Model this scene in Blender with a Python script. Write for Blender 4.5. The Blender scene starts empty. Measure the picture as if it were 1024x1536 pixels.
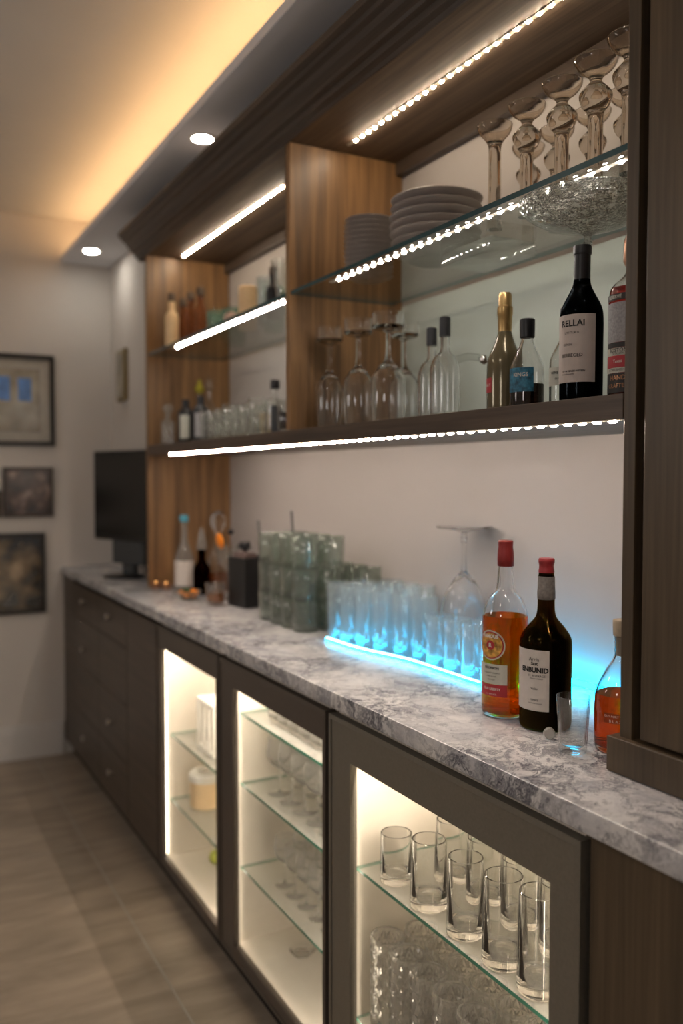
import bpy, bmesh, math, random
from math import sin, cos, pi, radians, atan2
from mathutils import Vector, Matrix
random.seed(7)
S = bpy.context.scene
C = S.collection
YF = 4.35      # far wall
XW = 1.305     # wall behind the bar
XU = .962      # front plane of the upper unit

# ------------------------------------------------------------------ materials
def new_mat(name):
    m = bpy.data.materials.new(name); m.use_nodes = True
    nt = m.node_tree; nt.nodes.clear()
    out = nt.nodes.new('ShaderNodeOutputMaterial')
    return m, nt, out
def N(nt, t, **kw):
    n = nt.nodes.new(t)
    for k, v in kw.items():
        if k.startswith('_'): setattr(n, k[1:], v)
        else: n.inputs[k.replace('_', ' ')].default_value = v
    return n
def ramp(nt, stops):
    n = nt.nodes.new('ShaderNodeValToRGB'); e = n.color_ramp.elements
    while len(e) < len(stops): e.new(.5)
    for i, (p, c) in enumerate(stops): e[i].position = p; e[i].color = (*c, 1)
    return n
def pm(name, col, rough=.5, metal=0, trans=0, ior=1.45, noise=0.06, nscale=30, coat=0, spec=.5, bump=0):
    m, nt, out = new_mat(name)
    b = N(nt, 'ShaderNodeBsdfPrincipled', Roughness=rough, Metallic=metal, IOR=ior)
    b.inputs['Transmission Weight'].default_value = trans
    b.inputs['Coat Weight'].default_value = coat
    b.inputs['Specular IOR Level'].default_value = spec
    if noise and not trans:
        tc = N(nt, 'ShaderNodeTexCoord'); nz = N(nt, 'ShaderNodeTexNoise', Scale=nscale, Detail=4.)
        r = ramp(nt, [(.3, tuple(c*(1-noise) for c in col)), (.7, tuple(min(1, c*(1+noise)) for c in col))])
        nt.links.new(tc.outputs['Object'], nz.inputs['Vector']); nt.links.new(nz.outputs['Fac'], r.inputs['Fac'])
        nt.links.new(r.outputs['Color'], b.inputs['Base Color'])
        if bump:
            bp = N(nt, 'ShaderNodeBump', Strength=bump, Distance=.002)
            nt.links.new(nz.outputs['Fac'], bp.inputs['Height']); nt.links.new(bp.outputs['Normal'], b.inputs['Normal'])
    else: b.inputs['Base Color'].default_value = (*col, 1)
    nt.links.new(b.outputs[0], out.inputs[0]); return m
def emit(name, col, s):
    m, nt, out = new_mat(name)
    e = N(nt, 'ShaderNodeEmission', Color=(*col, 1), Strength=s)
    nt.links.new(e.outputs[0], out.inputs[0]); return m
def wood(name, c1, c2, axis, rough=.42, scale=1.0, coat=0):
    m, nt, out = new_mat(name)
    tc = N(nt, 'ShaderNodeTexCoord'); mp = N(nt, 'ShaderNodeMapping')
    sc = [34*scale]*3; sc[axis] = 1.3*scale
    mp.inputs['Scale'].default_value = sc
    n1 = N(nt, 'ShaderNodeTexNoise', Scale=1., Detail=6., Roughness=.6, Distortion=.6)
    mp2 = N(nt, 'ShaderNodeMapping'); s2 = [170*scale]*3; s2[axis] = 5*scale; mp2.inputs['Scale'].default_value = s2
    n2 = N(nt, 'ShaderNodeTexNoise', Scale=1., Detail=3.)
    r = ramp(nt, [(.3, c1), (.5, tuple((a+b)/2 for a, b in zip(c1, c2))), (.7, c2)])
    r2 = ramp(nt, [(.3, (.72,)*3), (.62, (1.,)*3)])
    mx = N(nt, 'ShaderNodeMixRGB', _blend_type='MULTIPLY', Fac=1.)
    b = N(nt, 'ShaderNodeBsdfPrincipled', Roughness=rough)
    b.inputs['Coat Weight'].default_value = coat; b.inputs['Coat Roughness'].default_value = .2
    L = nt.links.new
    L(tc.outputs['Object'], mp.inputs[0]); L(tc.outputs['Object'], mp2.inputs[0])
    L(mp.outputs[0], n1.inputs['Vector']); L(mp2.outputs[0], n2.inputs['Vector'])
    L(n1.outputs['Fac'], r.inputs[0]); L(n2.outputs['Fac'], r2.inputs[0])
    L(r.outputs[0], mx.inputs[1]); L(r2.outputs[0], mx.inputs[2]); L(mx.outputs[0], b.inputs['Base Color'])
    bp = N(nt, 'ShaderNodeBump', Strength=.15, Distance=.001); L(n2.outputs['Fac'], bp.inputs['Height']); L(bp.outputs[0], b.inputs['Normal'])
    L(b.outputs[0], out.inputs[0]); return m
def thin_glass(name, tint=(.97,.98,.97), edge=(.55,.6,.58), haze=0., hazecol=(.8,.85,.85), refl=1.0, rough=.02):
    """a sheet-like glass wall: what is behind shows through, reflections grow at grazing angles"""
    m, nt, out = new_mat(name); L = nt.links.new
    lw = N(nt, 'ShaderNodeLayerWeight', Blend=.25)
    r = ramp(nt, [(0., tint), (.45, tint), (1., edge)])
    t = N(nt, 'ShaderNodeBsdfTransparent'); g = N(nt, 'ShaderNodeBsdfGlossy', Roughness=rough)
    fr = N(nt, 'ShaderNodeFresnel', IOR=1.5)
    mul = N(nt, 'ShaderNodeMath', _operation='MULTIPLY'); mul.inputs[1].default_value = refl
    geo = N(nt, 'ShaderNodeNewGeometry')
    # same reflectance on both sides of the wall
    fr2 = N(nt, 'ShaderNodeFresnel', IOR=1/1.5)
    mixf = N(nt, 'ShaderNodeMix', _data_type='FLOAT')
    L(geo.outputs['Backfacing'], mixf.inputs[0]); L(fr.outputs[0], mixf.inputs[2]); L(fr2.outputs[0], mixf.inputs[3])
    fcl = N(nt, 'ShaderNodeMath', _operation='MINIMUM'); fcl.inputs[1].default_value = .75
    L(mixf.outputs[0], mul.inputs[0]); L(mul.outputs[0], fcl.inputs[0])
    mx = N(nt, 'ShaderNodeMixShader')
    L(lw.outputs['Facing'], r.inputs[0]); L(r.outputs[0], t.inputs[0])
    L(fcl.outputs[0], mx.inputs[0]); L(t.outputs[0], mx.inputs[1]); L(g.outputs[0], mx.inputs[2])
    res = mx
    if haze:
        d = N(nt, 'ShaderNodeBsdfDiffuse', Color=(*hazecol, 1)); tr = N(nt, 'ShaderNodeBsdfTranslucent', Color=(*hazecol, 1))
        a = N(nt, 'ShaderNodeMixShader', Fac=.5); L(d.outputs[0], a.inputs[1]); L(tr.outputs[0], a.inputs[2])
        h = N(nt, 'ShaderNodeMixShader', Fac=haze); L(mx.outputs[0], h.inputs[1]); L(a.outputs[0], h.inputs[2]); res = h
    L(res.outputs[0], out.inputs[0]); return m
def real_glass(name, col=(1, 1, 1), ior=1.47, rough=0., bump=None, haze=0):
    m, nt, out = new_mat(name); L = nt.links.new
    g = N(nt, 'ShaderNodeBsdfGlass', Color=(*col, 1), IOR=ior, Roughness=rough)
    if bump:
        sc, st = bump
        tc = N(nt, 'ShaderNodeTexCoord'); v = N(nt, 'ShaderNodeTexVoronoi', _feature='DISTANCE_TO_EDGE', Scale=sc)
        nz = N(nt, 'ShaderNodeTexNoise', Scale=sc*.5, Detail=3.)
        mxx = N(nt, 'ShaderNodeMixRGB', Fac=.04); L(tc.outputs['Object'], mxx.inputs[1]); L(nz.outputs['Color'], mxx.inputs[2])
        L(mxx.outputs[0], v.inputs['Vector'])
        r = ramp(nt, [(0., (0, 0, 0)), (.12, (1, 1, 1))]); L(v.outputs['Distance'], r.inputs[0])
        bp = N(nt, 'ShaderNodeBump', Strength=st, Distance=.003); L(r.outputs[0], bp.inputs['Height']); L(bp.outputs[0], g.inputs['Normal'])
    res = g
    if haze:
        d = N(nt, 'ShaderNodeBsdfDiffuse', Color=(.95, .93, .88, 1)); tr = N(nt, 'ShaderNodeBsdfTranslucent', Color=(.95, .93, .88, 1))
        a = N(nt, 'ShaderNodeMixShader', Fac=.5); L(d.outputs[0], a.inputs[1]); L(tr.outputs[0], a.inputs[2])
        h = N(nt, 'ShaderNodeMixShader', Fac=haze); L(g.outputs[0], h.inputs[1]); L(a.outputs[0], h.inputs[2]); res = h
    L(res.outputs[0], out.inputs[0]); return m
def marble():
    m, nt, out = new_mat('veined_marble'); L = nt.links.new
    tc = N(nt, 'ShaderNodeTexCoord')
    n0 = N(nt, 'ShaderNodeTexNoise', Scale=5., Detail=6., Roughness=.6)
    wr = N(nt, 'ShaderNodeMixRGB', _blend_type='ADD', Fac=.22); L(tc.outputs['Object'], wr.inputs[1]); L(tc.outputs['Object'], n0.inputs['Vector']); L(n0.outputs['Color'], wr.inputs[2])
    def vein(scale, width, det=8., rough=.65):
        n = N(nt, 'ShaderNodeTexNoise', Scale=scale, Detail=det, Roughness=rough, Distortion=.5)
        L(wr.outputs[0], n.inputs['Vector'])
        s = N(nt, 'ShaderNodeMath', _operation='SUBTRACT'); s.inputs[1].default_value = .5; L(n.outputs['Fac'], s.inputs[0])
        a = N(nt, 'ShaderNodeMath', _operation='ABSOLUTE'); L(s.outputs[0], a.inputs[0])
        r = ramp(nt, [(0., (1, 1, 1)), (width, (0, 0, 0))]); L(a.outputs[0], r.inputs[0]); return r
    v1 = vein(7., .022); v2 = vein(17., .06, 10., .75)
    pt = N(nt, 'ShaderNodeTexNoise', Scale=4.5, Detail=3.); L(tc.outputs['Object'], pt.inputs['Vector'])
    pr = ramp(nt, [(.40, (.12,)*3), (.6, (1.,)*3)]); L(pt.outputs['Fac'], pr.inputs[0])
    cl = N(nt, 'ShaderNodeTexNoise', Scale=9., Detail=7., Roughness=.7); L(wr.outputs[0], cl.inputs['Vector'])
    base = ramp(nt, [(.35, (.47, .47, .51)), (.50, (.70, .69, .70)), (.66, (.86, .84, .82))]); L(cl.outputs['Fac'], base.inputs[0])
    m2 = N(nt, 'ShaderNodeMixRGB', _blend_type='MULTIPLY', Fac=1.); L(v2.outputs[0], m2.inputs[1]); L(pr.outputs[0], m2.inputs[2])
    mA = N(nt, 'ShaderNodeMixRGB'); L(m2.outputs[0], mA.inputs[0]); L(base.outputs[0], mA.inputs[1]); mA.inputs[2].default_value = (.22, .22, .25, 1)
    m1 = N(nt, 'ShaderNodeMixRGB', _blend_type='MULTIPLY', Fac=.75); L(v1.outputs[0], m1.inputs[1]); L(pr.outputs[0], m1.inputs[2])
    mB = N(nt, 'ShaderNodeMixRGB'); L(m1.outputs[0], mB.inputs[0]); L(mA.outputs[0], mB.inputs[1]); mB.inputs[2].default_value = (.10, .10, .125, 1)
    b = N(nt, 'ShaderNodeBsdfPrincipled', Roughness=.2); L(mB.outputs[0], b.inputs['Base Color'])
    L(b.outputs[0], out.inputs[0]); return m
def floor_mat():
    m, nt, out = new_mat('wood_look_tile'); L = nt.links.new
    tc = N(nt, 'ShaderNodeTexCoord')
    mp = N(nt, 'ShaderNodeMapping'); mp.inputs['Scale'].default_value = (3., 12., 1.)
    n = N(nt, 'ShaderNodeTexNoise', Scale=1., Detail=6., Roughness=.6, Distortion=.4)
    r = ramp(nt, [(.3, (.21, .172, .133)), (.7, (.38, .31, .24))])
    L(tc.outputs['Object'], mp.inputs[0]); L(mp.outputs[0], n.inputs['Vector']); L(n.outputs['Fac'], r.inputs[0])
    b = N(nt, 'ShaderNodeBsdfPrincipled', Roughness=.42); L(r.outputs[0], b.inputs['Base Color']); L(b.outputs[0], out.inputs[0])
    return m
def art(name, stops, scale):
    m, nt, out = new_mat(name); L = nt.links.new
    tc = N(nt, 'ShaderNodeTexCoord'); n = N(nt, 'ShaderNodeTexNoise', Scale=scale, Detail=2.); r = ramp(nt, stops)
    L(tc.outputs['Object'], n.inputs['Vector']); L(n.outputs['Fac'], r.inputs[0])
    b = N(nt, 'ShaderNodeBsdfPrincipled', Roughness=.25); L(r.outputs[0], b.inputs['Base Color']); L(b.outputs[0], out.inputs[0]); return m

WARM = (1., .80, .56)
M = dict(
 wall=pm('wall_paint', (.62, .58, .54), .85, noise=.02, nscale=3),
 ceil=pm('ceiling_paint', (.62, .60, .57), .9, noise=.02, nscale=3),
 soffit=pm('soffit_paint', (.74, .75, .79), .85, noise=.02, nscale=3),
 backwall=pm('splash_paint', (.42, .385, .365), .6, noise=.02, nscale=3),
 mint=pm('mint_light_tint', (.50, .55, .50), .35, noise=.02, nscale=3),
 base=pm('white_skirting', (.62, .60, .58), .5, noise=.02),
 walnut_v=wood('walnut_vertical', (.10, .052, .022), (.35, .185, .075), 2),
 walnut_x=wood('walnut_soffit', (.075, .047, .030), (.19, .125, .080), 1, .6),
 walnut_y=wood('walnut_shelf', (.060, .038, .025), (.13, .085, .056), 1),
 crown=wood('crown_walnut', (.040, .027, .020), (.085, .058, .042), 1, .35),
 tall=wood('tall_walnut', (.070, .048, .028), (.145, .10, .058), 2),
 drawer=wood('drawer_walnut', (.055, .040, .030), (.105, .076, .056), 1),
 black=pm('black_shadow_gap', (.012, .010, .009), .7),
 bronze=pm('bronze_frame', (.225, .205, .17), .40, .35, nscale=200),
 bronze2=pm('dark_bronze_frame', (.125, .104, .086), .45, .35, nscale=200),
 edge_teal=pm('teal_glass_edge', (.035, .085, .095), .15),
 edge_green=pm('green_glass_edge', (.04, .22, .15), .15),
 inner=pm('cream_cabinet_lining', (.78, .72, .63), .6, noise=.02),
 marble=marble(), floor=floor_mat(), grout=pm('light_grout', (.36, .33, .29), .7),
 chrome=pm('chrome', (.8, .8, .8), .12, 1), knob=pm('satin_knob', (.6, .56, .5), .35, .9),
 plastic=pm('black_plastic', (.012, .012, .013), .4), screen=pm('black_screen', (.006, .006, .006), .25),
 stand=pm('grey_plastic', (.06, .065, .07), .4),
 brass=pm('aged_brass', (.30, .24, .13), .4, .8), frame=pm('black_frame', (.018, .014, .012), .4),
 framebrown=pm('brown_frame', (.045, .028, .020), .4), mat=pm('cream_mount', (.42, .39, .34), .5),
 pane=thin_glass('door_pane', (.98, .98, .975), (.88, .89, .87), refl=.7),
 sheet=thin_glass('shelf_glass', (.95, .962, .952), (.72, .78, .77), refl=1.3),
 thin=thin_glass('clear_thin_glass', (.96, .97, .96), (.33, .36, .35), haze=.02, hazecol=(.9, .9, .88), refl=1.9),
 bright=thin_glass('sparkling_glass', (.985, .985, .975), (.50, .50, .48), haze=.09, hazecol=(.95, .94, .90), refl=2.4),
 thin0=thin_glass('clear_glass_wall', (.98, .985, .98), (.12, .14, .16), refl=2.),
 crystal=thin_glass('cut_crystal', (.97, .97, .95), (.45, .46, .44), refl=2.2),
 milky=thin_glass('hazy_tumbler_glass', (.93, .97, .98), (.50, .60, .62), haze=.13, hazecol=(.85, .90, .92), refl=1.6),
 sage=thin_glass('sage_glass', (.86, .89, .86), (.32, .37, .33), haze=.11, hazecol=(.42, .46, .41), refl=2.),
 teal=thin_glass('teal_glass', (.70, .84, .78), (.25, .42, .37), haze=.2, hazecol=(.42, .56, .50)),
 amberthin=thin_glass('amber_glass', (.72, .42, .20), (.30, .13, .05), haze=.25, hazecol=(.50, .28, .14)),
 glass=real_glass('clear_glass'), litglass=real_glass('lit_haze_stemware', haze=.10), litcrystal=real_glass('lit_haze_crystal', haze=.16),  # the two lit glasses carry white haze that paints in cabinet brightness
 cabsheet=thin_glass('cabinet_shelf_glass', (.95, .962, .952), (.75, .80, .78), haze=.22, hazecol=(.88, .87, .82), refl=1.2), woodreflect=real_glass('wood_reflection_glass', (.93, .89, .84)),  # cabinet shelf haze stands in for pale reflections on the sheets
 crackle=real_glass('crackled_glass', (.97, .98, .97), 1.45, 0., (60., .9)),
 oliveglass=real_glass('olive_brown_glass', (.36, .26, .10)), darkglass=real_glass('near_black_glass', (.05, .06, .07)),
 goldglass=pm('gold_bottle_glass', (.13, .105, .06), .15, .35),
 amber=real_glass('amber_liquid', (.86, .27, .013), 1.34), cola=real_glass('dark_liquid', (.10, .035, .010), 1.34),
 redliq=real_glass('red_liquid', (.75, .10, .03), 1.34), wine=pm('black_wine', (.010, .006, .008), .1),
 bandgrey=pm('grey_neck_band', (.17, .155, .145), .35, noise=.3, nscale=200), redcap=pm('red_cap', (.22, .016, .02), .4), redfoil=pm('dark_red_foil', (.20, .02, .02), .35, .2),
 cork=pm('grey_cork', (.32, .26, .19), .8, nscale=150), stopper=pm('stopper_wood', (.10, .07, .05), .6),
 goldfoil=pm('gold_foil', (.50, .33, .14), .3, .85), copper=pm('copper_foil', (.42, .21, .11), .35, .7),
 blackcap=pm('black_cap', (.015, .015, .018), .35), labelw=pm('paper_label', (.66, .60, .55), .7, noise=.03, nscale=80),
 labelp=pm('pinkish_label', (.60, .52, .48), .7, noise=.03, nscale=80), labelc=pm('cream_label', (.55, .54, .47), .7),
 labelg=pm('grey_label', (.34, .33, .34), .6, nscale=300, noise=.25), labelb=pm('blue_label', (.03, .16, .26), .5, nscale=120, noise=.6),
 labelred=pm('red_label', (.42, .03, .04), .5), labelgold=pm('gold_label', (.62, .34, .08), .4, .3, nscale=120, noise=.5),
 labelblack=pm('black_label', (.02, .018, .018), .5), ink=pm('black_ink', (.02, .018, .018), .6), inkg=pm('grey_ink', (.20, .18, .17), .6),
 inkw=pm('white_ink', (.75, .70, .64), .6),
 china=pm('white_china', (.40, .36, .34), .3, noise=.02), candle=pm('cream_wax', (.85, .62, .36), .6), white=pm('white_lacquer', (.80, .78, .72), .5),
 pink=pm('pink_ceramic', (.60, .42, .34), .4), napkin=pm('dusky_napkin', (.16, .11, .10), .8), silver=pm('satin_silver', (.62, .60, .56), .35, .6), orange=pm('orange_peel', (.95, .27, .01), .5), green=pm('green_leaf', (.06, .10, .03), .6),
 yellow=thin_glass('yellow_glass', (.75, .72, .15), (.5, .45, .05), haze=.5, hazecol=(.75, .70, .12)),
 blue=pm('blue_cap', (.06, .28, .38), .4), panereflect=pm('blue_window_reflection', (.12, .26, .60), .3, noise=.3, nscale=25),
 art1=art('dusk_painting', [(.3, (.20, .17, .13)), (.7, (.42, .38, .30))], 9.),
 art2=art('sepia_painting', [(.35, (.02, .012, .01)), (.55, (.10, .06, .045)), (.72, (.42, .30, .25))], 14.),
 art3=art('still_life_painting', [(.38, (.015, .010, .008)), (.56, (.14, .095, .05)), (.75, (.42, .30, .18))], 9.),
 tape=pm('led_tape', (.55, .50, .42), .5),
 diode=emit('diode_light', (1., .82, .60), 330.), diodemain=emit('diode_light_main', (1., .84, .70), 300.), diodecool=emit('diode_light_glass', (1., .93, .83), 230.),
 cove=emit('cove_light', (1., .58, .26), 34.), cabled=emit('cabinet_light', (1., .86, .66), 9.), cabtopfill=emit('added_top_fill', (1., .86, .69), 750.), cabsidefill=emit('added_side_fill', (1., .87, .71), 55.),
 cyan=emit('cyan_light', (.003, .42, .78), 60.), cyancore=emit('cyan_core', (.30, .85, 1.), 16.),
 down=emit('downlight_glow', (1., .93, .82), 80.), room=emit('added_fill_glow', (1., .90, .80), 22.), globe=emit('added_globe_glow', (1., .95, .92), 12.),
)

# ------------------------------------------------------------------ object helpers
def link(name, bm, mats, parent=None, smooth=False, ang=35):
    me = bpy.data.meshes.new(name)
    bmesh.ops.recalc_face_normals(bm, faces=bm.faces)
    bm.to_mesh(me); bm.free()
    for m in (mats if isinstance(mats, (list, tuple)) else [mats]): me.materials.append(m)
    if smooth:
        for p in me.polygons: p.use_smooth = True
        me.set_sharp_from_angle(angle=radians(ang))
    o = bpy.data.objects.new(name, me); C.objects.link(o)
    if parent is not None: o.parent = parent
    return o
def tag(o, label, cat, group=None, kind=None):
    if label: o['label'] = label
    if cat: o['category'] = cat
    if group: o['group'] = group
    if kind: o['kind'] = kind
    return o
def thing(name, label, cat, loc=(0, 0, 0), rz=0, group=None):
    o = bpy.data.objects.new(name, None); C.objects.link(o)
    o.empty_display_size = .05
    o.location = loc; o.rotation_euler = (0, 0, rz)
    return tag(o, label, cat, group)
def struct(name, bm, m, parent=None, **k):
    o = link(name, bm, m, parent, **k)
    if parent is None: o['kind'] = 'structure'
    return o
def dup(root, loc, rz=0, label=None, group=None, sc=None):
    r = root.copy(); C.objects.link(r); r.location = loc; r.rotation_euler = (0, 0, rz)
    if sc: r.scale = sc if isinstance(sc, tuple) else (sc, sc, sc)
    if label: r['label'] = label
    if group: r['group'] = group
    for ch in list(root.children):
        c = ch.copy(); C.objects.link(c); c.parent = r
        for g in ch.children:
            d = g.copy(); C.objects.link(d); d.parent = c
    return r
def nb(): return bmesh.new()
def box(bm, x0, x1, y0, y1, z0, z1, bev=0, mi=0):
    v = [bm.verts.new((x, y, z)) for x in (x0, x1) for y in (y0, y1) for z in (z0, z1)]
    fs = [bm.faces.new([v[i] for i in q]) for q in ((0,1,3,2),(4,6,7,5),(0,4,5,1),(2,3,7,6),(0,2,6,4),(1,5,7,3))]
    for f in fs: f.material_index = mi
    if bev:
        es = {e for f in fs for e in f.edges}
        bmesh.ops.bevel(bm, geom=list(es), offset=bev, segments=2, affect='EDGES', profile=.5)
    return fs
def bx(x0, x1, y0, y1, z0, z1, bev=0):
    b = nb(); box(b, x0, x1, y0, y1, z0, z1, bev); return b
def lathe(bm, prof, seg=28, mod=None, cx=0, cy=0, z0=0):
    """profile of (radius, height); open or closed on the axis"""
    rings = []
    for (r, z) in prof:
        if r <= 1e-6: rings.append([bm.verts.new((cx, cy, z0+z))])
        else:
            rg = []
            for k in range(seg):
                a = 2*pi*k/seg; rr = r*(mod(a, z) if mod else 1)
                rg.append(bm.verts.new((cx+rr*cos(a), cy+rr*sin(a), z0+z)))
            rings.append(rg)
    for A, B in zip(rings, rings[1:]):
        if len(A) == 1 and len(B) == 1: continue
        for k in range(seg):
            j = (k+1) % seg
            if len(A) == 1: bm.faces.new((A[0], B[k], B[j]))
            elif len(B) == 1: bm.faces.new((A[k], A[j], B[0]))
            else: bm.faces.new((A[k], A[j], B[j], B[k]))
    return bm
def lt(prof, seg=28, mod=None, **k): return lathe(nb(), prof, seg, mod, **k)
def tube(bm, pts, r, seg=8):
    pts = [Vector(p) for p in pts]; rings = []
    for i, p in enumerate(pts):
        d = (pts[min(i+1, len(pts)-1)] - pts[max(i-1, 0)]).normalized()
        u = d.cross(Vector((0, 0, 1)));  u = u if u.length > 1e-3 else Vector((1, 0, 0)); u.normalize(); w = u.cross(d)
        rings.append([bm.verts.new(p + r*(cos(2*pi*k/seg)*u + sin(2*pi*k/seg)*w)) for k in range(seg)])
    for A, B in zip(rings, rings[1:]):
        for k in range(seg): bm.faces.new((A[k], A[(k+1) % seg], B[(k+1) % seg], B[k]))
    bm.faces.new(rings[0]); bm.faces.new(rings[-1][::-1]); return bm
def smoothprof(pts, n=5):
    """Catmull-Rom through profile points"""
    out = []
    for i in range(len(pts)-1):
        p0 = pts[max(i-1, 0)]; p1 = pts[i]; p2 = pts[i+1]; p3 = pts[min(i+2, len(pts)-1)]
        for k in range(n):
            t = k/n
            q = [0, 0]
            for c in (0, 1):
                q[c] = .5*((2*p1[c]) + (-p0[c]+p2[c])*t + (2*p0[c]-5*p1[c]+4*p2[c]-p3[c])*t*t + (-p0[c]+3*p1[c]-3*p2[c]+p3[c])*t**3)
            out.append((max(q[0], 0.0008), q[1]))
    out.append(pts[-1]); return out
def tumbler_prof(rb, rt, h, t=.0022, base=.012):
    e = min(.004, rb*.2)
    return [(0, .0015), (rb*.6, .0015), (rb-e, 0), (rb-e*.3, e*.3), (rb, e), (rt, h-.001), (rt-t*.5, h), (rt-t, h-.001), (rb-t, base+e), (rb-t-e, base), (0, base)]
def patch(r, a0, a1, z0, z1, n=14):
    bm = nb(); A = []; B = []
    for k in range(n+1):
        a = a0+(a1-a0)*k/n
        A.append(bm.verts.new((r*cos(a), r*sin(a), z0))); B.append(bm.verts.new((r*cos(a), r*sin(a), z1)))
    for k in range(n): bm.faces.new((A[k], A[k+1], B[k+1], B[k]))
    return bm
_font = {}
def text_bm(s, size, bold=0.):
    cu = bpy.data.curves.new('lettering', 'FONT'); cu.body = s; cu.size = size; cu.align_x = 'CENTER'; cu.align_y = 'CENTER'; cu.offset = bold; cu.resolution_u = 2
    o = bpy.data.objects.new('lettering', cu); C.objects.link(o)
    dg = bpy.context.evaluated_depsgraph_get(); dg.update()
    me = bpy.data.meshes.new_from_object(o.evaluated_get(dg))
    bpy.data.objects.remove(o); bpy.data.curves.remove(cu)
    bm = nb(); bm.from_mesh(me); bpy.data.meshes.remove(me); return bm
def lettering(parent, lines, r, ac, mat=None):
    """lines of (text, size, z, angle offset, bold) bent round a bottle of radius r"""
    big = nb()
    for (s, size, z, da, bold) in lines:
        b = text_bm(s, size, bold)
        bmesh.ops.triangulate(b, faces=b.faces)
        vm = {}
        for v in b.verts:
            a = ac+da+v.co.x/r
            vm[v] = big.verts.new((r*cos(a), r*sin(a), z+v.co.y))
        for f in b.faces:
            try: big.faces.new([vm[v] for v in f.verts])
            except ValueError: pass
        b.free()
    return link('lettering', big, mat or M['ink'], parent)
def camang(x, y, left=0.):   # direction from (x,y) to the viewer, turned left by degrees
    return atan2(-y, -x) - radians(left)

# ------------------------------------------------------------------ the room
YN = -1.4; XL = -2.4; ZC = 2.59; ZS = 2.385
struct('floor', bx(XL, XW, YN, YF, -.05, 0), M['floor'])
g = nb()
for x in (.68, .08, -.52, -1.12, -1.72): box(g, x-.003, x+.003, YN, YF, 0, .0008)
for y in (-.4, .8, 2., 3.2): box(g, XL, .677, y-.0015, y+.0015, 0, .0006)
struct('trim_1', g, M['grout'])
struct('ceiling', bx(XL, XW, YN, YF, ZC, ZC+.05), M['ceil'])
struct('wall_right', bx(XW, XW+.08, YN, YF, 0, ZC), M['backwall'])
struct('wall_right_return', bx(1.07, XW, 3.367, YF, 0, ZS), M['wall'])
struct('wall_far', bx(XL, XW, YF, YF+.08, 0, ZC), M['wall'])
struct('wall_left', bx(XL-.08, XL, YN, YF, 0, ZC), M['wall'])
struct('wall_near', bx(XL, XW, YN-.08, YN, 0, ZC), M['wall'])
b = nb(); box(b, XL, .815, YF-.016, YF, 0, .135); box(b, XL, .815, YF-.011, YF, .135, .160)
struct('baseboard_far', b, M['base'])
struct('trim_2', bx(.834, XW, YN, YF, ZS, ZS+.028, .0015), M['soffit'])     # dropped soffit with the light cove on top
cv = thing('cove_light_strip', 'warm amber light strip hidden on top of the dropped soffit edge', 'light strip', (.93, 1.475, ZS+.029))
link('light_tape', bx(-.008, .008, YN-1.475+.02, YF-1.475-.02, 0, .004), M['cove'], cv)
for i, (y, lab) in enumerate([(4.06, 'small round recessed downlight nearest the far wall corner'), (2.56, 'small round recessed downlight halfway along the soffit over the crown')]):
    d = thing('downlight', lab, 'downlight', (.915, y, ZS-.005), 0)
    link('trim_ring', lt([(.036, 0), (.042, .0005), (.042, .005), (.031, .005), (.031, .0015), (.036, 0)], 28), M['white'], d, True)
    link('lens', lt([(0, .0015), (.031, .0015), (.031, .004), (0, .004)], 24), M['down'], d)

# framed pictures on the far wall
def picture(x0, x1, z0, z1, label, framem, fw, art_m, mount=0, extra=None):
    cx, cz = (x0+x1)/2, (z0+z1)/2; w, h = (x1-x0)/2, (z1-z0)/2
    t = thing('picture_frame', label, 'picture', (cx, YF, cz))
    b = nb(); box(b, -w, w, -.022, -.001, h-fw, h); box(b, -w, w, -.022, -.001, -h, -h+fw); box(b, -w, -w+fw, -.022, -.001, -h+fw, h-fw); box(b, w-fw, w, -.022, -.001, -h+fw, h-fw)
    link('frame', b, framem, t)
    if mount: link('mount', bx(-w+fw, w-fw, -.010, -.001, -h+fw, h-fw), M['mat'], t)
    m = fw+mount
    a = link('artwork', bx(-w+m, w-m, -.013, -.0095 if mount else -.001, -h+m, h-m), art_m, t)
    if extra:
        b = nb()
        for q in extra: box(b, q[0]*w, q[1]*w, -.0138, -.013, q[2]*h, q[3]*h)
        link('reflected_panes', b, M['panereflect'], a)  # window reflected in the picture glass, painted on as blue shapes
    return t
picture(.13, .795, 1.50, 1.932, 'large black-framed landscape picture with blue window reflections painted in, topmost on the far wall', M['frame'], .022, M['art1'], .045, [(.19, .39, -.02, .50), (.50, .68, -.02, .48), (-.12, .06, -.02, .48)])
picture(.555, .783, 1.163, 1.398, 'small brown-framed sepia picture between the large one and the lower one', M['framebrown'], .016, M['art2'])
picture(.26, .545, 1.163, 1.29, 'tiny dark-framed picture cut by the left edge of the photo', M['framebrown'], .014, M['art2'])
picture(.13, .742, .702, 1.086, 'black-framed still life picture hanging lowest on the far wall', M['frame'], .020, M['art3'])
t = thing('wall_plaque', 'narrow brass-framed plaque on the side wall above the monitor', 'plaque', (1.07, 4.10, 1.83))
link('frame', bx(-.02, -.0005, -.075, .075, -.12, .12, .003), M['brass'], t)
link('face', bx(-.023, -.0195, -.055, .055, -.10, .10), M['art1'], t)

# ------------------------------------------------------------------ worktop and base cabinets
tag(link('countertop', bx(.815, XW, YN, YF, .884, .92, .006), M['marble'], None, True), 'long grey and white veined marble worktop running the length of the bar', 'countertop')
tag(link('plinth', bx(.865, .88, YN, YF, 0, .07), M['black']), 'black recessed toe kick under the base cabinets', 'plinth')

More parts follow.
